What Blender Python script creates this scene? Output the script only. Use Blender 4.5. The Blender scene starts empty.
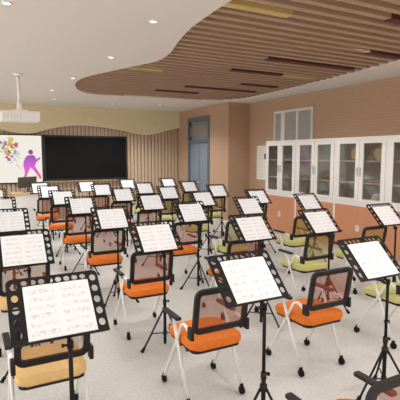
import bpy, bmesh, math, random
from mathutils import Vector, Matrix
random.seed(7)
S = bpy.context.scene
COL = S.collection
PI = math.pi

# ------------------------------------------------------------------ materials
def mat(name, col, rough=0.6, metal=0.0, spec=0.5, noise=None, bump=None, emit=None):
    m = bpy.data.materials.new(name); m.use_nodes = True
    nt = m.node_tree; b = nt.nodes['Principled BSDF']
    b.inputs['Base Color'].default_value = (*col, 1)
    b.inputs['Roughness'].default_value = rough
    b.inputs['Metallic'].default_value = metal
    b.inputs['Specular IOR Level'].default_value = spec
    if noise or bump:
        tc = nt.nodes.new('ShaderNodeTexCoord')
    if noise:
        sc, amt = noise
        n = nt.nodes.new('ShaderNodeTexNoise'); n.inputs['Scale'].default_value = sc
        n.inputs['Detail'].default_value = 6
        nt.links.new(tc.outputs['Object'], n.inputs['Vector'])
        r = nt.nodes.new('ShaderNodeValToRGB')
        r.color_ramp.elements[0].position = .3; r.color_ramp.elements[1].position = .7
        r.color_ramp.elements[0].color = (*[c*(1-amt) for c in col], 1)
        r.color_ramp.elements[1].color = (*[min(1, c*(1+amt)) for c in col], 1)
        nt.links.new(n.outputs['Fac'], r.inputs['Fac'])
        nt.links.new(r.outputs['Color'], b.inputs['Base Color'])
    if bump:
        sc, st = bump
        n2 = nt.nodes.new('ShaderNodeTexNoise'); n2.inputs['Scale'].default_value = sc
        nt.links.new(tc.outputs['Object'], n2.inputs['Vector'])
        bp = nt.nodes.new('ShaderNodeBump'); bp.inputs['Strength'].default_value = st
        bp.inputs['Distance'].default_value = .002
        nt.links.new(n2.outputs['Fac'], bp.inputs['Height'])
        nt.links.new(bp.outputs['Normal'], b.inputs['Normal'])
    if emit:
        b.inputs['Emission Color'].default_value = (*emit[0], 1)
        b.inputs['Emission Strength'].default_value = emit[1]
    return m

def brick_mat(name, c1, c2, mortar, axis):
    m = mat(name, c1, .8); nt = m.node_tree; b = nt.nodes['Principled BSDF']
    tc = nt.nodes.new('ShaderNodeTexCoord'); sp = nt.nodes.new('ShaderNodeSeparateXYZ')
    cb = nt.nodes.new('ShaderNodeCombineXYZ'); br = nt.nodes.new('ShaderNodeTexBrick')
    nt.links.new(tc.outputs['Object'], sp.inputs[0])
    nt.links.new(sp.outputs[axis], cb.inputs[0]); nt.links.new(sp.outputs['Z'], cb.inputs[1])
    nt.links.new(cb.outputs[0], br.inputs['Vector'])
    br.inputs['Color1'].default_value = (*c1, 1); br.inputs['Color2'].default_value = (*c2, 1)
    br.inputs['Mortar'].default_value = (*mortar, 1); br.inputs['Scale'].default_value = 1
    br.inputs['Mortar Size'].default_value = .010; br.inputs['Brick Width'].default_value = .11
    br.inputs['Row Height'].default_value = .055
    nt.links.new(br.outputs['Color'], b.inputs['Base Color'])
    return m

def wood_mat(name, c1, c2, stretch=(1, 8, 8), rough=.6):
    m = mat(name, c1, rough); nt = m.node_tree; b = nt.nodes['Principled BSDF']
    tc = nt.nodes.new('ShaderNodeTexCoord'); mp = nt.nodes.new('ShaderNodeMapping')
    mp.inputs['Scale'].default_value = stretch
    n = nt.nodes.new('ShaderNodeTexNoise'); n.inputs['Scale'].default_value = 3; n.inputs['Detail'].default_value = 5
    r = nt.nodes.new('ShaderNodeValToRGB')
    r.color_ramp.elements[0].position = .3; r.color_ramp.elements[1].position = .7
    r.color_ramp.elements[0].color = (*c1, 1); r.color_ramp.elements[1].color = (*c2, 1)
    nt.links.new(tc.outputs['Object'], mp.inputs[0]); nt.links.new(mp.outputs[0], n.inputs['Vector'])
    nt.links.new(n.outputs['Fac'], r.inputs[0]); nt.links.new(r.outputs[0], b.inputs['Base Color'])
    return m

def mesh_fabric(name, tint, body, fac):
    """open-weave net: part of the light goes straight through, tinted by the yarn"""
    m = bpy.data.materials.new(name); m.use_nodes = True; nt = m.node_tree; nt.nodes.clear()
    o = nt.nodes.new('ShaderNodeOutputMaterial'); mx = nt.nodes.new('ShaderNodeMixShader')
    t = nt.nodes.new('ShaderNodeBsdfTransparent'); d = nt.nodes.new('ShaderNodeBsdfDiffuse')
    t.inputs['Color'].default_value = (*tint, 1); d.inputs['Color'].default_value = (*body, 1)
    mx.inputs[0].default_value = fac
    nt.links.new(t.outputs[0], mx.inputs[1]); nt.links.new(d.outputs[0], mx.inputs[2])
    nt.links.new(mx.outputs[0], o.inputs[0])
    return m

def glass_mat(name, tint, refl):
    m = bpy.data.materials.new(name); m.use_nodes = True; nt = m.node_tree; nt.nodes.clear()
    o = nt.nodes.new('ShaderNodeOutputMaterial'); mx = nt.nodes.new('ShaderNodeMixShader')
    t = nt.nodes.new('ShaderNodeBsdfTransparent'); g = nt.nodes.new('ShaderNodeBsdfGlossy')
    t.inputs['Color'].default_value = (*tint, 1); g.inputs['Roughness'].default_value = .06
    mx.inputs[0].default_value = refl
    nt.links.new(t.outputs[0], mx.inputs[1]); nt.links.new(g.outputs[0], mx.inputs[2])
    nt.links.new(mx.outputs[0], o.inputs[0])
    return m

def emit_mat(name, col, s=1.0):
    m = bpy.data.materials.new(name); m.use_nodes = True; nt = m.node_tree; nt.nodes.clear()
    o = nt.nodes.new('ShaderNodeOutputMaterial'); e = nt.nodes.new('ShaderNodeEmission')
    e.inputs[0].default_value = (*col, 1); e.inputs[1].default_value = s
    nt.links.new(e.outputs[0], o.inputs[0]); return m

def paper_mat():
    """white score: faint grey staves with clusters of notes, two pages"""
    m = mat('score_paper', (.735, .745, .76), .75, spec=.2); nt = m.node_tree; b = nt.nodes['Principled BSDF']
    L = nt.links.new
    tc = nt.nodes.new('ShaderNodeTexCoord'); sp = nt.nodes.new('ShaderNodeSeparateXYZ')
    L(tc.outputs['Object'], sp.inputs[0])
    def M(op, a, bb=None):
        n = nt.nodes.new('ShaderNodeMath'); n.operation = op
        for i, v in enumerate((a, bb)):
            if v is None: continue
            if isinstance(v, (int, float)): n.inputs[i].default_value = v
            else: L(v, n.inputs[i])
        return n.outputs[0]
    x, y = sp.outputs['X'], sp.outputs['Y']
    row = M('FRACT', M('MULTIPLY', M('ADD', y, 1.0), 22.0))            # one stave every 45 mm
    instave = M('LESS_THAN', M('ABSOLUTE', M('SUBTRACT', row, .5)), .27)
    line = M('LESS_THAN', M('ABSOLUTE', M('SUBTRACT', M('FRACT', M('MULTIPLY', row, 9.0)), .5)), .14)
    nz = nt.nodes.new('ShaderNodeTexNoise'); nz.inputs['Scale'].default_value = 75; nz.inputs['Detail'].default_value = 3
    L(tc.outputs['Object'], nz.inputs['Vector'])
    note = M('GREATER_THAN', nz.outputs['Fac'], .56)
    inner = M('MULTIPLY', M('GREATER_THAN', M('ABSOLUTE', x), .014), M('LESS_THAN', M('ABSOLUTE', x), .150))
    innery = M('LESS_THAN', M('ABSOLUTE', y), .125)
    ink = M('MULTIPLY', M('MULTIPLY', M('MAXIMUM', M('MULTIPLY', line, .34), M('MULTIPLY', note, .42)), instave), M('MULTIPLY', inner, innery))
    mx = nt.nodes.new('ShaderNodeMixRGB'); L(ink, mx.inputs[0])
    mx.inputs[1].default_value = (.735, .745, .76, 1); mx.inputs[2].default_value = (.27, .29, .34, 1)
    L(mx.outputs[0], b.inputs['Base Color'])
    return m

M_ = {}
M_['floor'] = mat('speckled_vinyl', (.53, .512, .485), .55, noise=(38, .09), spec=.3)
M_['ceil'] = mat('ceiling_paint', (.72, .685, .64), .9)
M_['brickY'] = brick_mat('tan_tile_side', (.45, .295, .195), (.43, .28, .185), (.405, .262, .171), 'Y')
M_['brickX'] = brick_mat('tan_tile_end', (.45, .295, .195), (.43, .28, .185), (.405, .262, .171), 'X')
M_['slat'] = wood_mat('ceiling_slat_wood', (.37, .25, .17), (.42, .285, .195), (.6, 8, 8))
M_['backing'] = mat('slat_backing', (.17, .10, .06), .9)
M_['panel'] = wood_mat('front_panel_wood', (.48, .355, .255), (.53, .40, .29), (8, 8, 1))
M_['panelgap'] = mat('front_panel_groove', (.34, .245, .17), .9)
M_['valance'] = mat('khaki_paint', (.66, .575, .37), .8)
M_['noterel'] = mat('pale_relief', (.69, .61, .42), .7)
M_['red_slat'] = mat('dark_red_slat', (.085, .022, .018), .7)
M_['yel_slat'] = mat('yellow_slat', (.55, .41, .15), .6)
M_['board'] = mat('blackboard_surface', (.006, .006, .0065), .6, spec=.12, noise=(3, .2))
M_['bframe'] = mat('board_frame', (.01, .01, .011), .45)
M_['white'] = mat('white_laminate', (.72, .69, .665), .5)
M_['orangep'] = mat('orange_laminate', (.53, .24, .125), .55, noise=(2, .05))
M_['cabin'] = mat('cabinet_inside', (.50, .48, .45), .7)
M_['plate'] = mat('handle_plate', (.62, .56, .5), .4)
M_['chrome'] = mat('brushed_metal', (.6, .6, .6), .35, 1.0)
M_['glass'] = glass_mat('cabinet_glass', (.86, .85, .83), .10)
M_['doorblue'] = mat('slate_door_paint', (.19, .225, .28), .5)
M_['doordark'] = mat('slate_door_frame', (.11, .125, .15), .5)
M_['transom'] = mat('transom_frosted', (.27, .24, .2), .3)
M_['winpane'] = mat('window_blind_grey', (.33, .31, .29), .35, noise=(9, .06))
M_['winframe'] = mat('window_frame_paint', (.66, .63, .59), .5)
M_['poster'] = mat('notice_paper', (.70, .68, .62), .7, noise=(14, .05))
M_['posterpic'] = mat('notice_dark_print', (.10, .04, .03), .7)
M_['posterline'] = mat('notice_grey_print', (.58, .56, .51), .7)
M_['black'] = mat('black_steel', (.007, .0065, .0065), .58, spec=.2)
M_['rubber'] = mat('black_rubber', (.009, .0085, .0085), .8, spec=.2)
M_['plastic'] = mat('black_plastic', (.014, .011, .010), .55, spec=.3)
M_['armpad'] = mat('armrest_plastic', (.016, .015, .0145), .55, spec=.3)
M_['tube'] = mat('white_steel_tube', (.74, .73, .715), .35)
M_['paper'] = paper_mat()
M_['s_or'] = mat('orange_fabric', (.68, .175, .025), .85, bump=(400, .4), noise=(30, .06), spec=.2)
M_['s_gr'] = mat('lime_fabric', (.52, .50, .19), .85, bump=(400, .4), noise=(30, .06), spec=.2)
M_['s_ta'] = mat('tan_fabric', (.72, .48, .21), .85, bump=(400, .4), noise=(30, .06), spec=.2)
M_['m_or'] = mesh_fabric('red_net', (.68, .76, .74), (.52, .12, .06), .40)
M_['m_gr'] = mesh_fabric('olive_net', (.82, .82, .66), (.34, .26, .07), .42)
M_['m_ta'] = mesh_fabric('tan_net', (.72, .80, .76), (.50, .15, .07), .38)
M_['deskw'] = wood_mat('desk_top_wood', (.50, .33, .16), (.60, .41, .22), (1, 6, 6))
M_['deskb'] = mat('desk_body_grey', (.76, .745, .73), .5)
M_['moni'] = mat('monitor_back', (.075, .07, .068), .45)
M_['proj'] = mat('projector_plastic', (.86, .855, .85), .4)
M_['lens'] = mat('projector_dark', (.05, .05, .055), .2)
M_['lamp'] = emit_mat('downlight_glow', (1.0, .95, .88), 3.0)
M_['lampring'] = mat('downlight_ring', (.75, .72, .7), .4)
M_['screen'] = emit_mat('screen_white', (.95, .90, .80), .72)
M_['wooditem'] = wood_mat('instrument_wood', (.30, .16, .08), (.40, .23, .12))
M_['tan_skin'] = mat('drum_skin', (.62, .48, .32), .6)

# ------------------------------------------------------------------ mesh helpers
class MB:
    def __init__(s): s.bm = bmesh.new(); s.mi = 0
    def _mark(s, n0):
        s.bm.faces.ensure_lookup_table()
        for f in s.bm.faces[n0:]: f.material_index = s.mi
    def box(s, c, d, bev=0, rot=None, seg=2):
        n0 = len(s.bm.faces)
        M = Matrix.Translation(Vector(c))
        if rot is not None: M = M @ rot
        M = M @ Matrix.Diagonal((*d, 1))
        t = bmesh.new(); bmesh.ops.create_cube(t, size=1, matrix=M)
        if bev: bmesh.ops.bevel(t, geom=t.edges[:], offset=bev, segments=seg, profile=.6, affect='EDGES')
        s._merge(t); s._mark(n0); return s
    def bounds(s, a, b, bev=0, seg=2):
        return s.box([(a[i]+b[i])/2 for i in range(3)], [abs(b[i]-a[i]) for i in range(3)], bev, seg=seg)
    def _merge(s, t, smooth=False):
        me = bpy.data.meshes.new('tmp'); t.to_mesh(me); t.free()
        s.bm.from_mesh(me); bpy.data.meshes.remove(me)
    def cyl(s, p, q, r, r2=None, n=12, cap=True):
        p, q = Vector(p), Vector(q); d = q-p
        M = Matrix.Translation((p+q)/2) @ d.to_track_quat('Z', 'Y').to_matrix().to_4x4()
        n0 = len(s.bm.faces); t = bmesh.new()
        bmesh.ops.create_cone(t, cap_ends=cap, segments=n, radius1=r, radius2=r if r2 is None else r2, depth=d.length, matrix=M)
        for f in t.faces: f.smooth = len(f.verts) == 4
        s._merge(t); s._mark(n0); return s
    def sphere(s, c, r, sc=(1, 1, 1), n=12):
        n0 = len(s.bm.faces); t = bmesh.new()
        bmesh.ops.create_uvsphere(t, u_segments=n, v_segments=max(6, n//2), radius=r, matrix=Matrix.Translation(Vector(c)) @ Matrix.Diagonal((*sc, 1)))
        for f in t.faces: f.smooth = True
        s._merge(t); s._mark(n0); return s
    def tube(s, pts, r, n=10, closed=False, smooth=0):
        pts = [Vector(p) for p in pts]
        for _ in range(smooth):                       # round the corners off
            out = [pts[0]]
            for a, b in zip(pts, pts[1:]): out += [a*.75+b*.25, a*.25+b*.75]
            out.append(pts[-1]); pts = out
        n0 = len(s.bm.faces); rings = []
        N = len(pts)
        for i, p in enumerate(pts):
            if closed: d = pts[(i+1) % N]-pts[i-1]
            else: d = pts[min(i+1, N-1)]-pts[max(i-1, 0)]
            d.normalize()
            up = Vector((1, 0, 0)) if abs(d.x) < .9 else Vector((0, 0, 1))
            a = d.cross(up).normalized(); b = d.cross(a)
            rings.append([s.bm.verts.new(p+(a*math.cos(2*PI*k/n)+b*math.sin(2*PI*k/n))*r) for k in range(n)])
        prs = list(zip(rings, rings[1:])) + ([(rings[-1], rings[0])] if closed else [])
        for A, B in prs:
            for k in range(n):
                f = s.bm.faces.new((A[k], A[(k+1) % n], B[(k+1) % n], B[k])); f.smooth = True
        if not closed:
            s.bm.faces.new(rings[0]); s.bm.faces.new(rings[-1][::-1])
        s._mark(n0); return s
    def prism(s, poly, ext, axis='y'):
        """poly of 2D points; axis y: (x,z) extruded from ext[0] to ext[1] in y; axis z: (x,y); axis x: (y,z)"""
        f3 = {'y': lambda a, b, e: (a, e, b), 'z': lambda a, b, e: (a, b, e), 'x': lambda a, b, e: (e, a, b)}[axis]
        n0 = len(s.bm.faces)
        A = [s.bm.verts.new(f3(a, b, ext[0])) for a, b in poly]; B = [s.bm.verts.new(f3(a, b, ext[1])) for a, b in poly]
        s.bm.faces.new(A); s.bm.faces.new(B[::-1])
        for i in range(len(poly)):
            j = (i+1) % len(poly); s.bm.faces.new((A[i], B[i], B[j], A[j]))
        s._mark(n0); return s
    def build(s, name, mats, parent=None, loc=None):
        bmesh.ops.recalc_face_normals(s.bm, faces=s.bm.faces[:])
        me = bpy.data.meshes.new(name); s.bm.to_mesh(me); s.bm.free()
        for m in (mats if isinstance(mats, (list, tuple)) else [mats]): me.materials.append(m)
        o = bpy.data.objects.new(name, me); COL.objects.link(o)
        if parent: o.parent = parent
        if loc: o.location = loc
        return o

def filled(name, outline, holes, thick, material, parent=None, bevel=0.0):
    """flat plate with real holes: outline and holes are 2D point lists"""
    cu = bpy.data.curves.new(name, 'CURVE'); cu.dimensions = '2D'; cu.fill_mode = 'BOTH'
    cu.extrude = thick/2
    for pl in [outline]+holes:
        sp = cu.splines.new('POLY'); sp.points.add(len(pl)-1); sp.use_cyclic_u = True
        for i, (x, y) in enumerate(pl): sp.points[i].co = (x, y, 0, 1)
    t = bpy.data.objects.new('tmp', cu); COL.objects.link(t)
    dg = bpy.context.evaluated_depsgraph_get(); dg.update()
    me = bpy.data.meshes.new_from_object(t.evaluated_get(dg)); me.name = name
    bpy.data.objects.remove(t); bpy.data.curves.remove(cu)
    me.materials.clear(); me.materials.append(material)
    for p in me.polygons: p.use_smooth = False
    o = bpy.data.objects.new(name, me); COL.objects.link(o)
    if parent: o.parent = parent
    return o

def rrect(x0, y0, x1, y1, r, n=5):
    P = []
    for cx, cy, a in ((x1-r, y0+r, -90), (x1-r, y1-r, 0), (x0+r, y1-r, 90), (x0+r, y0+r, 180)):
        for k in range(n+1):
            t = math.radians(a+90*k/n); P.append((cx+r*math.cos(t), cy+r*math.sin(t)))
    return P
def circ(cx, cy, rx, ry=None, n=14):
    ry = rx if ry is None else ry
    return [(cx+rx*math.cos(2*PI*k/n), cy+ry*math.sin(2*PI*k/n)) for k in range(n)]

def thing(name, label, cat, loc=(0, 0, 0), group=None):
    o = bpy.data.objects.new(name, None); COL.objects.link(o); o.empty_display_size = .1
    o.location = loc; return tag(o, label, cat, group)
def tag(o, label, cat, group=None):
    o['label'] = label; o['category'] = cat
    if group: o['group'] = group
    return o
def struct(o): o['kind'] = 'structure'; return o
def copy_tree(o, kids, parent=None):
    c = o.copy(); COL.objects.link(c)
    if parent: c.parent = parent
    for ch in kids.get(o.name, []): copy_tree(ch, kids, c)
    return c
def kid_map(root):
    km = {}
    def rec(o):
        km[o.name] = list(o.children)
        for c in o.children: rec(c)
    rec(root); return km

# ------------------------------------------------------------------ room
CZ = 3.15; FY = 12.83; XD = 6.0; XR = 6.65; YC = 9.77; YB = -2.6; XL = -3.2
struct(MB().bounds((XL, YB, -.1), (XR+.15, FY+.15, 0)).build('floor', M_['floor']))

opening = [(2.22, -1.2), (2.20, 1.0), (2.21, 2.6), (2.22, 3.59), (2.24, 4.04), (2.30, 4.61), (2.43, 5.2), (2.56, 5.67), (2.62, 6.1), (2.60, 6.4),
           (2.44, 6.85), (2.13, 7.75), (1.98, 8.29), (1.96, 8.75), (2.02, 9.2), (2.18, 9.75), (2.45, 10.22), (2.75, 10.42), (3.2, 10.42),
           (4.01, 10.28), (5.3, 10.2), (5.8, 10.12), (6.0, 9.9), (6.25, 9.5), (6.25, 8.6), (6.18, 7.4), (6.08, 6.3), (5.93, 5.2), (5.80, 4.3), (5.68, 3.2), (5.6, 2.0), (5.6, -1.2)]
def catmull(P, k=3):
    out = []
    for i in range(len(P)):
        p0, p1, p2, p3 = [Vector(P[(i+j) % len(P)]) for j in (-1, 0, 1, 2)]
        for q in range(k):
            t = q/k
            out.append(tuple(.5*((2*p1)+(p2-p0)*t+(2*p0-5*p1+4*p2-p3)*t*t+(3*p1-p0-3*p2+p3)*t**3)))
    return out
core = [(a*.957, b*.957) for a, b in catmull(opening, 3)]
SLAB = .115
ce = filled('ceiling', [(XL, YB), (XR+.15, YB), (XR+.15, FY+.15), (XL, FY+.15)], [core], SLAB, M_['ceil'])
ce.location.z = CZ+SLAB/2; struct(ce)

# slatted wooden soffit recessed in the curved opening: one mesh, clipped to the outline
def xspan(y):
    xs = []
    for i in range(len(core)):
        (x0, y0), (x1, y1) = core[i], core[(i+1) % len(core)]
        if (y0 <= y < y1) or (y1 <= y < y0): xs.append(x0+(y-y0)/(y1-y0)*(x1-x0))
    return (min(xs), max(xs)) if len(xs) > 1 else None
PITCH = .187; SW = .078; SZ0 = CZ+.010; SZ1 = CZ+.135
sl = MB(); slat_rows = []
y = -.95
accents = {}                                          # filled in below: row -> list of (x0, x1)
accent_list = [(3.38, 4.15, 5.3, 'red'), (3.80, 1.9, 3.12, 'yel'), (4.66, 5.22, 6.4, 'red'), (5.60, 4.17, 6.0, 'red'),
               (6.62, 4.15, 5.26, 'red'), (6.62, 5.27, 6.05, 'yel'), (7.25, 2.50, 3.12, 'yel'), (7.9, 5.15, 6.1, 'red'), (8.75, 4.25, 6.1, 'red'), (9.6, 3.9, 5.0, 'red')]
while y < 10.0:
    slat_rows.append(y); y += PITCH
acc_geo = []
for (ya, xa, xb, kind) in [(a*.919, b*.919, c*.919, k) for a, b, c, k in accent_list]:
    yr = min(slat_rows, key=lambda v: abs(v-ya)); sp = xspan(yr)
    acc_geo.append((yr, max(xa, sp[0]+.01), min(xb, sp[1]-.02), kind)); accents.setdefault(yr, []).append(acc_geo[-1][1:3])
for yr in slat_rows:
    a = xspan(yr-SW/2); b = xspan(yr+SW/2)
    if not a or not b: continue
    x0, x1 = max(a[0], b[0])+.006, min(a[1], b[1])-.012
    cuts = sorted(accents.get(yr, [])); cur = x0
    for (p, q) in cuts:
        if p-cur > .03: sl.bounds((cur, yr-SW/2, SZ0), (p-.002, yr+SW/2, SZ1))
        cur = q+.002
    if x1-cur > .03: sl.bounds((cur, yr-SW/2, SZ0), (x1, yr+SW/2, SZ1))
sl.mi = 1
sl.bounds((1.7, -1.5, CZ+.137), (XR, 10.8, CZ+.16))
struct(sl.build('trim_1', [M_['slat'], M_['backing']]))
names = {'red': ('dark red', 'red_slat'), 'yel': ('yellow', 'yel_slat')}
acc_lab = ['short dark red accent slat at the right edge of the wooden ceiling near the top',
           'wide yellow accent slat at the top edge of the wooden ceiling, nearest the camera',
           'dark red accent slat at the right edge of the wooden ceiling above the cabinets',
           'long dark red accent slat in the middle of the wooden ceiling',
           'dark red accent slat meeting a yellow one end to end',
           'yellow accent slat meeting a dark red one near the cabinet wall',
           'yellow accent slat on the left inward bulge of the wooden ceiling',
           'thin short dark red accent slat above the blue door and column',
           'thin long dark red accent slat, second nearest the far edge of the wooden ceiling',
           'farthest dark red accent slat at the far edge of the wooden ceiling']
for (yr, xa, xb, k), lb in zip(acc_geo, acc_lab):
    o = MB().bounds((xa, yr-SW/2-.012, SZ0-.012), (xb, yr+SW/2+.012, SZ1), .004).build('accent_slat', M_[names[k][1]])
    tag(o, lb, 'ceiling slat', 'coloured accent slats in the wooden ceiling')

# front wall: vertical wooden battens
w = MB(); w.mi = 1; w.bounds((XL, FY, 0), (XD+.6, FY+.15, CZ))
w.mi = 0; x = XL
while x < XD-.02:
    w.bounds((x, FY-.03, 0), (min(x+.075, XD-.002), FY, CZ-.002)); x += .112
struct(w.build('wall_front', [M_['panel'], M_['panelgap']]))
# protruding wall with the door, its end face, and the recessed right wall
DY0, DY1, DZ = 10.75, 12.1, 2.905
w = MB()
w.bounds((XD, YC, 0), (XR+.15, DY0, CZ)); w.bounds((XD, DY1, 0), (XR+.15, FY, CZ)); w.bounds((XD, DY0, DZ), (XR+.15, DY1, CZ))
# brick runs along Y on the long face and along X on the end face
wo = w.build('wall_right_front', [M_['brickY'], M_['brickX']])
for p in wo.data.polygons:
    if abs(p.normal.y) > .5: p.material_index = 1
struct(wo)
struct(MB().bounds((XR, YB, 0), (XR+.15, YC, CZ)).build('wall_right', M_['brickY']))
struct(MB().bounds((XD-.015, YC-.015, 0), (XD, DY0-.02, .09)).bounds((XD, YC-.015, 0), (XR, YC, .09)).build('baseboard_right', M_['winframe']))

w = MB()
w.bounds((XL-.15, YB, 0), (XL, FY+.15, .85)).bounds((XL-.15, YB, 2.75), (XL, FY+.15, CZ))
for ya, yb in ((YB, -1.9), (1.0, 1.6), (4.5, 5.1), (8.0, 8.6), (11.5, FY+.15)): w.bounds((XL-.15, ya, .85), (XL, yb, 2.75))
struct(w.build('wall_left', M_['brickY']))
struct(MB().bounds((XL-.15, YB-.15, 0), (XR+.15, YB, CZ)).build('wall_back', M_['brickX']))

# door with transom
d = MB()
for a, b in (((XD-.02, DY0, 0), (XD+.10, DY0+.09, DZ)), ((XD-.02, DY1-.09, 0), (XD+.10, DY1, DZ)), ((XD-.02, DY0+.09, DZ-.14), (XD+.10, DY1-.09, DZ)), ((XD-.02, DY0+.09, 2.16), (XD+.10, DY1-.09, 2.25))):
    d.bounds(a, b, .005)
d = struct(d.build('door_1', M_['doordark']))
p = MB().bounds((XD+.03, DY0+.09, 0.02), (XD+.07, DY1-.09, 2.16)).build('door_leaf', M_['doorblue'], d)
for (ya, yb) in ((DY0+.17, DY0+.52), (DY0+.66, DY1-.18)):
    q = MB()
    for za, zb in ((.2, .95), (1.08, 2.02)):
        q.bounds((XD+.012, ya, za), (XD+.03, yb, zb), .008)
    q.build('raised_panel', M_['doorblue'], p)
MB().cyl((XD+.03, DY0+.59, 1.02), (XD-.05, DY0+.59, 1.02), .012).cyl((XD-.045, DY0+.59, 1.02), (XD-.045, DY0+.74, 1.02), .011).build('door_handle', M_['chrome'], p)
MB().bounds((XD+.04, DY0+.20, 2.36), (XD+.06, DY1-.20, DZ-.24)).build('transom_pane', M_['transom'], d)
q = MB()
for a, b in (((XD+.02, DY0+.09, 2.25), (XD+.07, DY0+.20, DZ-.14)), ((XD+.02, DY1-.20, 2.25), (XD+.07, DY1-.09, DZ-.14)), ((XD+.02, DY0+.09, 2.25), (XD+.07, DY1-.09, 2.36)), ((XD+.02, DY0+.09, DZ-.24), (XD+.07, DY1-.09, DZ-.14))):
    q.bounds(a, b)
q.build('transom_frame', M_['doorblue'], d)

# window above the cabinets
WY0, WY1, WZ0, WZ1 = 7.37, 8.72, 1.55, 2.84
w = MB(); t = .055
WY0 -= .05; WY1 -= .05
w.bounds((XR-.045, WY0, WZ0), (XR-.001, WY0+t, WZ1)).bounds((XR-.045, WY1-t, WZ0), (XR-.001, WY1, WZ1))
w.bounds((XR-.045, WY0+t, WZ1-t), (XR-.001, WY1-t, WZ1)).bounds((XR-.045, WY0+t, WZ0), (XR-.001, WY1-t, WZ0+t))
w.bounds((XR-.04, 8.26, WZ0+t), (XR-.001, 8.40, WZ1-t)).bounds((XR-.04, 7.80, WZ0+t), (XR-.001, 7.86, WZ1-t))
w = struct(w.build('window_1', M_['winframe']))
for ya, yb in ((WY0+t, 7.80), (7.86, 8.26), (8.40, WY1-t)):
    MB().bounds((XR-.02, ya, WZ0+t), (XR-.001, yb, WZ1-t)).build('window_pane', M_['winpane'], w)

# wavy khaki pelmet along the front wall
KF = FY/13.0
def kz(z): return 1.8+(z-1.8)*KF
wave = [(XL, 2.5), (-2.2, 2.62), (-1.2, 2.68), (-.4, 2.66), (.3, 2.60), (.80, 2.50), (1.05, 2.435), (1.28, 2.395), (1.50, 2.385), (1.72, 2.42), (1.93, 2.475), (2.25, 2.56), (2.6, 2.625), (2.95, 2.645), (3.35, 2.635),
        (3.8, 2.59), (4.2, 2.53), (4.55, 2.455), (4.8, 2.42), (5.0, 2.42), (5.2, 2.45), (5.6, 2.56), (5.9, 2.63), (6.16, 2.665)]
wave = [(XL, kz(2.5))]+[(x*KF, kz(z)) for x, z in wave[1:-1]]+[(XD-.005, kz(2.665))]
sm = []
for i in range(len(wave)-1):
    p0, p1, p2, p3 = [Vector(wave[max(0, min(len(wave)-1, i+j))]) for j in (-1, 0, 1, 2)]
    for k in range(3):
        tt = k/3; sm.append(tuple(.5*((2*p1)+(p2-p0)*tt+(2*p0-5*p1+4*p2-p3)*tt*tt+(3*p1-p0-3*p2+p3)*tt**3)))
sm.append(wave[-1])
VY = FY-.16
v = struct(MB().prism(sm+[(XD-.005, CZ-.001), (XL, CZ-.001)], (VY, FY-.031)).build('trim_2', M_['valance']))
def note(x, z, s, flip=1, two=False):
    n = MB(); x *= KF; z = kz(z)
    n.sphere((x, VY-.004, z), .055*s, (1.25, .12, .85))
    n.bounds((x+.055*s, VY-.012, z), (x+.075*s, VY+.004, z+.32*s))
    if two:
        n.sphere((x+.22*s, VY-.004, z+.03*s), .055*s, (1.25, .12, .85))
        n.bounds((x+.275*s, VY-.012, z+.03*s), (x+.295*s, VY+.004, z+.35*s))
        n.prism([(x+.055*s, z+.27*s), (x+.295*s, z+.30*s), (x+.295*s, z+.36*s), (x+.055*s, z+.33*s)], (VY-.012, VY+.004))
    else:
        n.tube([(x+.065*s, VY-.004, z+.32*s), (x+.14*s, VY-.004, z+.22*s), (x+.12*s, VY-.004, z+.12*s)], .014*s, 6, smooth=1)
    n.build('music_note_relief', M_['noterel'], v)
note(1.45, 2.62, 1.0); note(2.95, 2.80, .9, two=True); note(4.85, 2.60, 1.3); note(5.15, 2.58, .8); note(1.95, 2.72, .8)

# ------------------------------------------------------------------ blackboard and screen
bx0, bx1, bz0, bz1 = 1.905*KF, 4.33*KF, kz(1.08), kz(2.362)
by = FY-.09
b = thing('blackboard', 'large black writing board on the slatted front wall, right of the bright screen', 'blackboard', ((bx0+bx1)/2, FY-.03, bz0))
def rel(o, par):                                       # world-space mesh under an Empty that has its own location
    o.parent = par; o.location = -Vector(par.location); return o
rel(MB().bounds((bx0+.04, by+.012, bz0+.04), (bx1-.04, FY-.032, bz1-.04)).build('writing_surface', M_['board']), b)
f = MB()
for a, c in (((bx0, by, bz0), (bx0+.05, FY-.032, bz1)), ((bx1-.05, by, bz0), (bx1, FY-.032, bz1)), ((bx0, by, bz0), (bx1, FY-.032, bz0+.05)), ((bx0, by, bz1-.05), (bx1, FY-.032, bz1))):
    f.bounds(a, c, .006)
rel(f.build('frame', M_['bframe']), b)
rel(MB().bounds((bx0, by-.07, bz0-.045), (bx1, by+.02, bz0-.02), .004).bounds((bx0, by-.07, bz0-.045), (bx1, by-.062, bz0-.005)).build('chalk_ledge', M_['deskw']), b)

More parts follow.
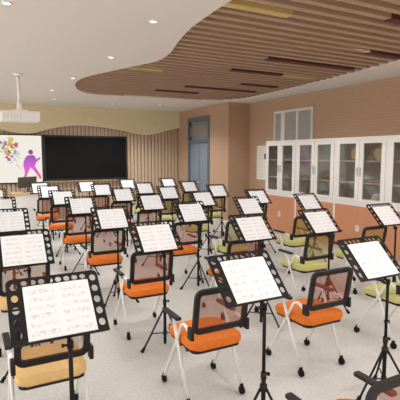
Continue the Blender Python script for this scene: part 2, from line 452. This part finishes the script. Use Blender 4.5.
sx0, sx1, sz0, sz1 = -.62, 1.865*KF, kz(1.06), kz(2.335)
s = thing('display_screen', 'lit white wall screen showing a purple guitarist and colourful paint splashes', 'screen', ((sx0+sx1)/2, FY-.03, sz0))
rel(MB().bounds((sx0, by+.002, sz0), (sx1, FY-.032, sz1)).build('screen_panel', M_['screen']), s)
f = MB()
for a, c in (((sx0-.03, by-.004, sz0-.03), (sx0, FY-.032, sz1+.03)), ((sx1, by-.004, sz0-.03), (sx1+.03, FY-.032, sz1+.03)), ((sx0, by-.004, sz0-.03), (sx1, FY-.032, sz0)), ((sx0, by-.004, sz1), (sx1, FY-.032, sz1+.03))):
    f.bounds(a, c)
rel(f.build('screen_bezel', M_['bframe']), s)
def sxz(cx, cy):                                       # picture drawn on the screen, in its own units
    return (.80+.02465*(cx/6.667))*KF, kz(2.335-.0266*(cy/6.667-10))
guit = [(185, 203), (170, 220), (158, 245), (155, 275), (162, 300), (164, 325), (150, 362), (166, 366), (190, 312), (206, 285), (225, 302), (250, 337), (266, 362), (281, 366), (276, 342), (252, 302), (236, 275), (246, 250), (262, 236), (277, 224), (274, 214), (247, 228), (241, 211), (227, 199), (206, 201)]
gm = bpy.data.materials.new('picture_purple_pink'); gm.use_nodes = True; nt = gm.node_tree; nt.nodes.clear()
o_ = nt.nodes.new('ShaderNodeOutputMaterial'); e_ = nt.nodes.new('ShaderNodeEmission'); e_.inputs[1].default_value = .75; r_ = nt.nodes.new('ShaderNodeValToRGB')
tc_ = nt.nodes.new('ShaderNodeTexCoord'); sp_ = nt.nodes.new('ShaderNodeSeparateXYZ'); mr_ = nt.nodes.new('ShaderNodeMapRange')
nt.links.new(tc_.outputs['Object'], sp_.inputs[0]); nt.links.new(sp_.outputs['Z'], mr_.inputs[0])
mr_.inputs[1].default_value = 1.1; mr_.inputs[2].default_value = 1.95
nt.links.new(mr_.outputs[0], r_.inputs[0]); nt.links.new(r_.outputs[0], e_.inputs[0]); nt.links.new(e_.outputs[0], o_.inputs[0])
el = r_.color_ramp.elements; el[0].position = 0; el[0].color = (.85, .10, .13, 1); el[1].position = 1; el[1].color = (.20, .07, .26, 1)
for pos, c in ((.22, (.86, .14, .42)), (.45, (.72, .14, .66)), (.7, (.46, .12, .58))):
    q = el.new(pos); q.color = (*c, 1)
g = MB(); g.prism([sxz(*p) for p in guit], (by, by+.002))
hx, hz = sxz(210, 180); g.prism([(hx+.062*math.cos(2*PI*k/16), hz+.068*math.sin(2*PI*k/16)) for k in range(16)], (by, by+.002))
rel(g.build('guitarist_picture', gm), s)
cols = [(.10, .12, .42), (.45, .25, .45), (.85, .62, .10), (.90, .42, .08), (.75, .10, .22), (.20, .55, .62), (.35, .65, .25), (.45, .10, .50), (.55, .75, .85), (.95, .75, .35), (.8, .45, .6)]
cm = [emit_mat('picture_splash_tone', c, .68) for c in cols]
sp = MB()
spl = [(4, 115, 13, 0), (40, 127, 17, 1), (75, 97, 20, 2), (75, 132, 18, 3), (112, 131, 15, 4), (22, 155, 15, 5), (50, 158, 14, 2), (46, 185, 17, 6), (62, 190, 16, 3), (80, 206, 11, 7), (100, 187, 14, 5), (122, 190, 12, 8),
       (88, 165, 12, 9), (60, 232, 11, 7), (45, 215, 9, 4), (112, 265, 5, 10), (130, 286, 5, 10), (95, 235, 8, 8), (30, 105, 9, 8), (98, 150, 9, 6), (125, 215, 7, 8), (15, 135, 10, 9), (70, 72, 7, 9), (12, 178, 8, 10), (75, 250, 6, 5),
       (-25, 120, 22, 4), (-40, 160, 20, 2), (-15, 95, 14, 6), (-20, 190, 14, 5), (-60, 130, 18, 0), (66, 112, 9, 6), (35, 172, 8, 3), (58, 172, 7, 7), (90, 118, 7, 9), (108, 205, 6, 2), (70, 215, 7, 2),
       (55, 200, 6, 0), (82, 145, 8, 0), (28, 145, 7, 4), (105, 170, 6, 4), (118, 175, 5, 10), (66, 180, 6, 0), (90, 195, 6, 2), (50, 240, 5, 6), (65, 260, 4, 8), (100, 225, 5, 1), (110, 240, 4, 5), (86, 215, 5, 3), (40, 200, 6, 8), (30, 190, 5, 2), (120, 275, 4, 4), (138, 295, 3, 1), (92, 100, 6, 5), (60, 85, 6, 6)]
for i, (cx, cy, rr, ci) in enumerate(spl):
    px, pz = sxz(cx, cy); sp.mi = ci; P = []
    for k in range(14):
        q = rr*.0037*(1+.45*random.uniform(-1, 1)); P.append((px+q*math.cos(2*PI*k/14), pz+q*math.sin(2*PI*k/14)))
    sp.prism(P, (by+.0002-.00005*i, by+.0018-.00002*i))
rel(sp.build('paint_splash_picture', cm), s)

# ------------------------------------------------------------------ teacher's desk and monitor
DH = .83
t = thing('teacher_desk', 'pale grey teacher desk with a wooden top in front of the screen', 'desk', (1.30, 11.75, 0))
MB().bounds((-.34, -.27, 0), (.34, -.24, DH)).bounds((-.34, -.24, 0), (-.31, .27, DH)).bounds((.31, -.24, 0), (.34, .27, DH)).bounds((-.31, .05, 0), (.31, .07, DH)).build('desk_body', M_['deskb'], t)
MB().bounds((-.37, -.30, DH), (.37, .30, DH+.045), .008).build('desk_top', M_['deskw'], t)
mo = thing('computer_monitor', 'dark grey computer monitor seen from behind on the teacher desk', 'monitor', (1.33, 11.77, DH+.045))
MB().box((0, .0, .25), (.45, .035, .30), .012, Matrix.Rotation(.45, 4, 'X') @ Matrix.Rotation(.1, 4, 'Z')).build('display_housing', M_['moni'], mo)
MB().tube([(0, 0, .01), (0, .02, .10), (0, .035, .2)], .022, 8).build('neck', M_['moni'], mo)
MB().bounds((-.12, -.09, 0), (.12, .10, .014), .005).build('foot_plate', M_['moni'], mo)

# ------------------------------------------------------------------ projector and downlights
PZ = 2.36
pr = thing('ceiling_projector', 'white projector hanging from the ceiling on a pole, upper left', 'projector', (.83, 8.05, PZ))
MB().bounds((-.30, -.22, 0), (.30, .22, .165), .025, 3).build('housing', M_['proj'], pr)
MB().cyl((.10, .215, .085), (.10, .27, .085), .055, n=20).build('lens', M_['lens'], pr)
vv = MB()
for k in range(6): vv.bounds((-.26+.05*k, -.223, .04), (-.235+.05*k, -.218, .12))
vv.build('vent_grille', M_['deskb'], pr)
MB().cyl((0, 0, .23), (0, 0, CZ-PZ-.02), .022).cyl((0, 0, .20), (0, 0, .34), .05, .026).bounds((-.13, -.06, .165), (.13, .06, .20), .01).build('mounting_pole', M_['proj'], pr)
MB().cyl((0, 0, CZ-PZ-.03), (0, 0, CZ-PZ), .055, .085, n=20).build('ceiling_flange', M_['proj'], pr)

dl_pos = [(.40, 4.60, 'recessed downlight cut off at the top left edge of the picture'), (1.82, 4.49, 'largest recessed downlight, near the top centre of the white ceiling'),
          (1.92, 6.37, 'second nearest downlight, left of the wooden ceiling bulge'), (1.80, 8.38, 'third nearest downlight, at the left tip of the wooden ceiling'),
          (1.72, 10.12, 'small downlight, upper of the close pair above the screen'), (2.03, 11.7, 'small downlight, lower of the close pair above the screen'),
          (3.62, 12.0, 'tiny downlight above the middle of the blackboard'), (4.82, 11.46, 'tiny downlight above the right end of the pelmet')]
proto = None
for i, (x, y, lb) in enumerate(dl_pos):
    if proto is None:
        proto = thing('downlight', lb, 'ceiling light', (x*.957, y*.957, CZ), 'round recessed downlights')
        r = MB(); N = 24
        for k in range(N):
            a0, a1 = 2*PI*k/N, 2*PI*(k+1)/N
            q = [[(math.cos(a)*rr, math.sin(a)*rr, zz) for rr, zz in ((.030, -.001), (.033, -.010), (.047, -.008), (.050, -.0005))] for a in (a0, a1)]
            for j in range(3):
                fv = [r.bm.verts.new(c) for c in (q[0][j], q[1][j], q[1][j+1], q[0][j+1])]; r.bm.faces.new(fv)
        bmesh.ops.remove_doubles(r.bm, verts=r.bm.verts[:], dist=1e-5)
        r.build('trim_ring', M_['lampring'], proto)
        MB().cyl((0, 0, -.006), (0, 0, -.001), .031, n=24).build('light_lens', M_['lamp'], proto)
        km = kid_map(proto)
    else:
        o = copy_tree(proto, km); o.location = (x*.957, y*.957, CZ); o['label'] = lb

# ------------------------------------------------------------------ cabinets
XC = 6.30
edges = [8.555, 7.46, 6.315, 5.12, 3.95]
cab_lab = ['white glass-door cabinet with orange base, farthest unit, beside the wall notice',
           'white glass-door cabinet with orange base, second unit from the far end',
           'white glass-door cabinet with orange base, third from the far end, tan drums inside',
           'white glass-door cabinet with orange base, nearest unit, cut off by the right edge']
for i in range(4):
    y1, y0 = edges[i]-.0004, edges[i+1]+.0004; ym = (y0+y1)/2
    c = thing('glass_cabinet', cab_lab[i], 'cabinet', (XC, ym, 0), 'row of glass-door cabinets along the right wall')
    h = (y1-y0)/2; D = XR-XC-.01; B0, T1 = .90, 2.13
    k = MB()
    k.bounds((0.022, -h, 0.0), (D, -h+.025, T1)).bounds((0.022, h-.025, 0), (D, h, T1)).bounds((0.022, -h+.025, T1-.03), (D, h-.025, T1))
    k.bounds((0.022, -h+.025, B0), (D, h-.025, B0+.03))
    # face frame of the upper case and narrow stiles beside the base
    k.bounds((0, -h, B0-.03), (.022, h, B0+.045)).bounds((0, -h, T1-.055), (.022, h, T1)).bounds((0, -h, B0+.045), (.022, -h+.03, T1-.055)).bounds((0, h-.03, B0+.045), (.022, h, T1-.055))
    k.bounds((0, -h, 0), (.022, -h+.022, B0-.03)).bounds((0, h-.022, 0), (.022, h, B0-.03))
    k.build('carcass', M_['white'], c)
    MB().bounds((D-.015, -h+.025, B0+.03), (D-.001, h-.025, T1-.03)).build('back_panel', M_['cabin'], c)
    for z in (1.28, 1.68):
        MB().bounds((.06, -h+.026, z), (D-.02, h-.026, z+.022)).build('shelf', M_['white'], c)
    for sgn in (-1, 1):
        a, bq = (-h+.032, -.004) if sgn < 0 else (.004, h-.032)
        za, zb = B0+.047, T1-.057; tk = .085
        dr = MB()
        dr.bounds((-.012, a, za), (.016, a+tk, zb)).bounds((-.012, bq-tk, za), (.016, bq, zb)).bounds((-.012, a+tk, za), (.016, bq-tk, za+.06)).bounds((-.012, a+tk, zb-.06), (.016, bq-tk, zb))
        dr = dr.build('glass_door', M_['white'], c)
        MB().bounds((.0, a+tk, za+.06), (.006, bq-tk, zb-.06)).build('pane', M_['glass'], dr)
        yh = -sgn*0 + (sgn*.035)
        MB().bounds((-.035, yh-.008, 1.42), (-.012, yh+.008, 1.58), .004).build('handle', M_['chrome'], dr)
    lw = MB().bounds((.002, -h+.024, .05), (.02, -.002, B0-.032)).bounds((.002, .002, .05), (.02, h-.024, B0-.032)).build('base_doors', M_['orangep'], c)
    MB().bounds((-.008, -.045, .40), (.002, .045, .52), .004).build('handle_plate', M_['plate'], lw)
    MB().bounds((.03, -h+.026, .0), (.05, h-.026, .05)).build('plinth', M_['winframe'], c)

def drum(x, y, z, r, h, lb):
    d = thing('hand_drum', lb, 'drum', (x, y, z), 'hand drums on the top shelf')
    MB().cyl((0, 0, r), (h, 0, r), r, n=28).build('shell', M_['wooditem'], d)
    MB().cyl((-.006, 0, r), (0.0, 0, r), r*.97, n=28).build('drum_skin', M_['tan_skin'], d)
drum(XC+.14, 5.94, 1.7025, .125, .08, 'tan hand drum upright on the top shelf behind the far door of the third cabinet')
drum(XC+.14, 5.40, 1.7025, .125, .08, 'tan hand drum upright on the top shelf behind the near door of the third cabinet')
def blocky(y, z, w, h, lb):
    o = MB().bounds((-.09, -w/2, 0), (.09, w/2, h), .015, 3).cyl((0, -w/2+.05, h-.002), (0, -w/2+.05, h+.02), .02, n=10).build('wooden_instrument_case', M_['wooditem'], loc=(XC+.20, y, z+.0005))
    tag(o, lb, 'instrument case', 'small brown cases on the middle shelves')
blocky(7.72, 1.302, .26, .09, 'small brown case on the middle shelf of the farthest cabinet')
blocky(6.62, 1.302, .36, .06, 'low brown case on the middle shelf of the second cabinet')
blocky(5.50, 1.302, .40, .065, 'long low brown case on the middle shelf of the third cabinet')
bw = MB(); pts = [(.125*math.cos(a), .19*math.sin(a)) for a in [PI/2*k/8 for k in range(9)]]
for k in range(24):
    for j in range(8):
        a0, a1 = 2*PI*k/24, 2*PI*(k+1)/24
        q = [(pts[j][0]*math.cos(a0), pts[j][0]*math.sin(a0), pts[j][1]), (pts[j][0]*math.cos(a1), pts[j][0]*math.sin(a1), pts[j][1]),
             (pts[j+1][0]*math.cos(a1), pts[j+1][0]*math.sin(a1), pts[j+1][1]), (pts[j+1][0]*math.cos(a0), pts[j+1][0]*math.sin(a0), pts[j+1][1])]
        fc = bw.bm.faces.new([bw.bm.verts.new(c) for c in q]); fc.smooth = True
bmesh.ops.remove_doubles(bw.bm, verts=bw.bm.verts[:], dist=1e-5)
bw.cyl((0, 0, 0), (0, 0, .012), .13, n=24)
tag(bw.build('domed_cover', M_['deskb'], loc=(XC+.18, 5.46, .9305)), 'pale grey dome on the bottom shelf of the third cabinet', 'dome')

# notice on the right wall
n = thing('wall_notice', 'cream printed notice on the tan wall left of the farthest cabinet', 'notice', (XR-.012, 9.16, 1.18))
MB().bounds((0, -.24, 0), (.0115, .24, .86), .003).build('board', M_['poster'], n)
q = MB()
for k in range(9): q.bounds((-.0015, -.03, .07+.075*k), (.0005, .18, .083+.075*k))
q.build('printed_lines', M_['posterline'], n)
MB().bounds((-.002, -.20, .52), (.0005, -.08, .66)).build('printed_picture', M_['posterpic'], n)

# ------------------------------------------------------------------ music stands and scores
T45 = math.radians(45)
DO = .120
def local_desk(o): o.location = (0, DO, 1.02); o.rotation_euler = (PI/2-T45, 0, 0)
SHW, SHH = .332, .300
def make_stand():
    r = thing('music_stand', '', 'music stand')
    # plate with real holes, in the plane of the desk (u, v)
    x0, x1, y0, y1 = -SHW/2-.099, SHW/2+.038, -SHH/2-.006, SHH/2+.055
    holes = []
    for k in range(5):
        vy = y0+.052+k*.066
        holes.append(circ(x0+.036, vy, .017, .021)); holes.append(circ(x1-.030, vy, .017, .021))
    for k in range(8):
        holes.append(circ(x0+.088+k*(x1-x0-.17)/7, y1-.030, .016, .016))
    outline = [(x1, y0), ] + rrect(x0, y0, x1, y1, .03)[6:18] + [(x0, y0)]
    desk = filled('desk', outline, holes, .005, M_['black'], r); local_desk(desk); desk.location = Vector((0, DO, 1.02))+Vector((0, .7071, -.7071))*.005
    lip = MB().bounds((x0+.01, y0-.004, -.003), (x1-.01, y0, .026)).build('paper_ledge', M_['black'], r); local_desk(lip)
    PY = 0.0
    MB().cyl((0, PY, .40), (0, PY, .885), .0112).build('upper_pole', M_['black'], r)
    MB().cyl((0, PY, .03), (0, PY, .44), .0145).build('lower_pole', M_['black'], r)
    cl = MB().cyl((0, PY, .415), (0, PY, .455), .019).build('collar', M_['plastic'], r)
    MB().cyl((0, PY, .335), (0, PY, .375), .024).build('tripod_hub', M_['plastic'], r)
    MB().cyl((.017, PY, .435), (.034, PY, .435), .006).cyl((.030, PY, .435), (.042, PY, .435), .012).build('knob', M_['plastic'], cl)
    br = MB().cyl((0, PY, .855), (0, PY, .895), .016).tube([(0, PY, .88), (0, PY+.03, .895), (0, PY+.08, .94)], .010, 8).build('tilt_bracket', M_['black'], r)
    MB().cyl((-.015, PY, .875), (-.036, PY, .875), .006).cyl((-.032, PY, .875), (-.042, PY, .875), .011).build('knob', M_['plastic'], br)
    for ang in (0, 120, 240):
        a = math.radians(ang); dx, dy = math.cos(a), math.sin(a); R = .235
        lg = MB().tube([(dx*.02, PY+dy*.02, .355), (dx*R*.97, PY+dy*R*.97, .022)], .0085, 8)
        lg.tube([(dx*.014, PY+dy*.014, .135), (dx*R*.58, PY+dy*R*.58, .155)], .0055, 6)
        lg = lg.build('tripod_leg', M_['black'], r)
        MB().cyl((dx*R*.93, PY+dy*R*.93, .040), (dx*(R+.012), PY+dy*(R+.012), .003), .0135, .016, 10).build('rubber_foot', M_['rubber'], lg)
    MB().cyl((0, PY, .115), (0, PY, .15), .02).build('brace_collar', M_['plastic'], r)
    return r
def turn_legs(o, a):
    for ch in o.children:
        if ch.name.startswith('tripod_leg'): ch.rotation_euler.z = a
def make_score():
    m = MB()
    N = 8; th = .0015
    top = []
    for i in range(2*N+1):
        u = -SHW/2+SHW*i/(2*N); zz = .0035*math.sin(PI*min(1, abs(u)/(SHW/2)))+.001
        top.append((u, zz))
    for ro in range(2*N):
        (u0, z0), (u1, z1) = top[ro], top[ro+1]
        for zz in (0, th):
            pass
        A = [m.bm.verts.new(c) for c in ((u0, -SHH/2, z0), (u1, -SHH/2, z1), (u1, SHH/2, z1), (u0, SHH/2, z0))]
        B = [m.bm.verts.new(c) for c in ((u0, -SHH/2, z0+th), (u1, -SHH/2, z1+th), (u1, SHH/2, z1+th), (u0, SHH/2, z0+th))]
        m.bm.faces.new(A[::-1]); m.bm.faces.new(B)
        m.bm.faces.new((A[0], A[1], B[1], B[0])); m.bm.faces.new((A[2], A[3], B[3], B[2]))
        if ro == 0: m.bm.faces.new((A[3], A[0], B[0], B[3]))
        if ro == 2*N-1: m.bm.faces.new((A[1], A[2], B[2], B[1]))
    bmesh.ops.remove_doubles(m.bm, verts=m.bm.verts[:], dist=1e-6)
    for f in m.bm.faces: f.smooth = False
    return m.build('sheet_music', M_['paper'])

colname = ['leftmost column', 'second column from the left', 'middle column', 'second column from the right', 'rightmost column']
rowname = ['nearest row', 'second row', 'third row', 'fourth row', 'fifth row', 'sixth row', 'farthest row']
stands = {  # (column, row): (x, y) of the desk centre
 (0, 0): (.388, 2.257), (0, 1): (.386, 3.84), (0, 2): (.41, 5.55), (0, 3): (.42, 7.2), (0, 4): (.42, 9.1),
 (1, 0): (1.554, 2.249), (1, 1): (1.561, 3.816), (1, 2): (1.56, 5.24), (1, 3): (1.54, 6.78), (1, 4): (1.53, 8.22), (1, 5): (1.53, 9.66), (1, 6): (1.51, 10.9),
 (2, 0): (2.671, 2.259), (2, 1): (2.677, 3.826), (2, 2): (2.69, 5.29), (2, 3): (2.68, 6.75), (2, 4): (2.69, 8.27), (2, 5): (2.67, 9.7), (2, 6): (2.60, 10.85),
 (3, 1): (3.633, 3.837), (3, 2): (3.80, 5.53), (3, 3): (3.71, 6.85), (3, 4): (3.67, 8.29), (3, 5): (3.67, 9.68), (3, 6): (3.77, 11.2),
 (4, 1): (4.79, 3.86), (4, 2): (5.0, 5.56), (4, 3): (4.79, 6.7), (4, 4): (4.82, 8.25), (4, 5): (4.85, 9.7), (4, 6): (4.97, 11.25)}
first = make_stand(); km = kid_map(first)
score0 = make_score()
for idx, ((c, r), (x, y)) in enumerate(sorted(stands.items(), key=lambda q: (q[0][1], q[0][0]))):
    o = first if idx == 0 else copy_tree(first, km)
    o.location = (x+.022, y-DO, 0)
    turn_legs(o, math.atan2(y, x)+(random.uniform(-.3, .3) if r else 0)+(.25 if (c, r) == (2, 0) else 0))
    tag(o, f'black perforated music stand in the {colname[c]}, {rowname[r]} of stands', 'music stand', 'black music stands set out in a grid')
    p = score0 if idx == 0 else score0.copy()
    if idx: COL.objects.link(p)
    p.location = Vector((x, y, 1.02))
    p.rotation_euler = Matrix.Rotation(PI/2-T45, 3, 'X').to_euler()
    tag(p, f'sheet music on the stand in the {colname[c]}, {rowname[r]}', 'sheet music', 'open scores on the music stands')

# ------------------------------------------------------------------ chairs
LIFT = .03
def make_chair(seat_m, net_m):
    r = thing('training_chair', '', 'chair')
    s = MB().prism(rrect(-.209, -.258, .209, .198, .055, 6), (.400+LIFT, .460+LIFT), 'z')
    bmesh.ops.bevel(s.bm, geom=[e for e in s.bm.edges if abs(e.verts[0].co.z-e.verts[1].co.z) < 1e-5], offset=.018, segments=3, profile=.55, affect='EDGES')
    for f in s.bm.faces: f.smooth = True
    for v_ in s.bm.verts:                              # waterfall front edge, slight dish
        if v_.co.y > .12: v_.co.z -= .35*(v_.co.y-.12)**1.0*.4
    s.build('seat', seat_m, r)
    MB().prism(rrect(-.197, -.245, .197, .185, .05, 5), (.376+LIFT, .398+LIFT), 'z').build('seat_base', M_['plastic'], r)
    # backrest: rounded frame and net, leaning a little
    def bp(u, v_, off=0): return (u, -.255-.055*(v_/.33)+off, .533+LIFT+v_*.97)
    ring = [bp(u, v_) for u, v_ in rrect(-.200, .016, .200, .318, .04, 4)]
    fr = MB(); n = len(ring)
    # flat-section frame swept along the ring
    cx = Vector(bp(0, .167)); secs = []
    for i in range(n):
        p = Vector(ring[i]); t_ = (Vector(ring[(i+1) % n])-Vector(ring[i-1])).normalized()
        nn = Vector((0, 1, .17)).normalized(); o_ = t_.cross(nn).normalized()
        secs.append([fr.bm.verts.new(p+o_*a+nn*b_) for a, b_ in ((-.019, -.012), (.019, -.012), (.019, .012), (-.019, .012))])
    for i in range(n):
        A, B = secs[i], secs[(i+1) % n]
        for k in range(4): fr.bm.faces.new((A[k], A[(k+1) % 4], B[(k+1) % 4], B[k]))
    fr = fr.build('backrest_frame', M_['plastic'], r)
    nm = MB(); P = [bp(u, v_) for u, v_ in rrect(-.193, .024, .193, .310, .034, 4)]
    nm.bm.faces.new([nm.bm.verts.new(p) for p in P]); nm.build('backrest_mesh', net_m, r)
    for sx in (-1, 1):
        MB().bounds((sx*.214, -.285, .500+LIFT), (sx*.240, -.222, .585+LIFT), .006).build('back_bracket', M_['plastic'], fr)
        X = sx*.225
        MB().box((sx*.234, .045, .588+LIFT), (.044, .25, .026), .011, seg=3).build('armrest_pad', M_['armpad'], r)
        for yy, pts in ((-.215, [(X, .045, .578+LIFT), (X, -.205, .062)]),
                        (.225, [(X, -.235, .535+LIFT), (X, -.175, .575+LIFT), (X, -.105, .565+LIFT), (X, -.062, .478+LIFT), (X, .215, .062)])):
            lg = MB().tube(pts, .0125, 10, smooth=0 if len(pts) == 2 else 2).build('leg', M_['tube'], r)
            ca = MB().cyl((X-.012, yy, .030), (X+.012, yy, .030), .029, n=18).cyl((X-.017, yy, .030), (X+.017, yy, .030), .010)
            ca.cyl((X, yy-(.004 if yy > 0 else -.004), .048), (X, yy*.97, .078), .017, .0145, 12)
            ca.build('caster', M_['rubber'], lg)
    MB().cyl((-.225, -.030, .374+LIFT), (.225, -.030, .374+LIFT), .011).build('cross_bar', M_['plastic'], r)
    return r
protos = {'orange': make_chair(M_['s_or'], M_['m_or']), 'lime green': make_chair(M_['s_gr'], M_['m_gr']), 'tan': make_chair(M_['s_ta'], M_['m_ta'])}
kms = {k: kid_map(v_) for k, v_ in protos.items()}
ccol = ['tan', 'orange', 'orange', 'lime green', 'lime green']
chairs = {(1, 0): (1.59, 1.46),
 (0, 1): (.41, 2.93), (1, 1): (1.54, 2.87), (2, 1): (2.56, 2.86), (3, 1): (3.67, 2.86),
 (0, 2): (.41, 4.4), (1, 2): (1.55, 4.21), (2, 2): (2.64, 4.24), (3, 2): (3.66, 4.17), (4, 2): (4.62, 4.2),
 (0, 3): (.41, 5.95), (1, 3): (1.53, 5.64), (2, 3): (2.66, 5.68), (3, 3): (3.37, 5.47), (4, 3): (4.50, 5.38),
 (0, 4): (.41, 8.0), (1, 4): (1.52, 7.16), (2, 4): (2.67, 7.14), (3, 4): (3.72, 7.24), (4, 4): (4.84, 7.1),
 (1, 5): (1.53, 8.6), (2, 5): (2.68, 8.66), (3, 5): (3.72, 8.68), (4, 5): (4.84, 8.64),
 (1, 6): (1.50, 10.05), (2, 6): (2.62, 10.1), (3, 6): (3.74, 10.1), (4, 6): (4.93, 10.12)}
used = set()
for (c, r), (x, y) in sorted(chairs.items(), key=lambda q: (q[0][1], q[0][0])):
    k = ccol[c]
    o = protos[k] if k not in used else copy_tree(protos[k], kms[k]); used.add(k)
    o.location = (x, y, 0)
    lb = f'{k} seat mesh-back chair on casters, {colname[c]}, {rowname[r]} of chairs'
    if (c, r) == (1, 0): lb = 'orange seat mesh-back chair cut off by the bottom right corner, nearest the camera'
    tag(o, lb, 'chair', f'{k} chairs with white legs')

# ------------------------------------------------------------------ light
W = bpy.data.worlds.new('daylight'); S.world = W; W.use_nodes = True
W.node_tree.nodes['Background'].inputs[0].default_value = (1.0, .985, .965, 1)
W.node_tree.nodes['Background'].inputs[1].default_value = 3.5
def spot(x, y, e, size=2.5):
    l = bpy.data.lights.new('downlight_and_fill', 'SPOT'); l.energy = e; l.spot_size = size; l.spot_blend = .6; l.shadow_soft_size = .25
    l.color = (1, .98, .955)
    o = bpy.data.objects.new('downlight_and_fill', l); COL.objects.link(o); o.location = (x*.957, y*.957, CZ-.02)
for x, y, _ in dl_pos[1:]: spot(x, y, 75 if y < 9 else 150)
for x, y in ((-1.6, 4.6), (-1.6, 8.4), (-1.0, 11.2)): spot(x, y, 45)  # unseen lamps added out of frame, carrying the downlight grid on to the left
for x, y in ((4.9, 4.4), (4.9, 6.6), (4.9, 8.9)): spot(x, y, 85, 2.7)  # fill lamps without fixtures, added under the slats to brighten the right side
for x in (-.2, 1.75): spot(x, 2.5, 42)  # unseen lamps added above the frame to light the nearest scores
def panel(x, y, e):                                    # unseen fill lamps added under the ceiling to brighten scores and front right
    l = bpy.data.lights.new('added_fill_lamp', 'AREA'); l.shape = 'RECTANGLE'; l.size = 1.2; l.size_y = .6; l.energy = e
    l.color = (1, .98, .955)
    o = bpy.data.objects.new('added_fill_lamp', l); COL.objects.link(o); o.location = (x, y, CZ-.03)
for x, e in ((-1.5, 10), (1.0, 16), (3.4, 40), (5.6, 62)):
    panel(x, -1.2, e); panel(x, .9, e*.7)

# ------------------------------------------------------------------ camera
cd = bpy.data.cameras.new('camera'); cam = bpy.data.objects.new('camera', cd); COL.objects.link(cam)
cam.location = (0, 0, 1.8)
f_px = 440.0
cd.sensor_fit = 'HORIZONTAL'; cd.sensor_width = 36; cd.lens = 36*f_px/400; cd.clip_start = .05
pitch = math.atan(44.8/f_px)
cam.rotation_euler = (PI/2-pitch, 0, -math.radians(27.9))
S.camera = cam
S.view_settings.view_transform = 'Standard'; S.view_settings.look = 'None'
S.view_settings.gamma = 1; S.view_settings.use_curve_mapping = False
S.view_settings.exposure = 0.38
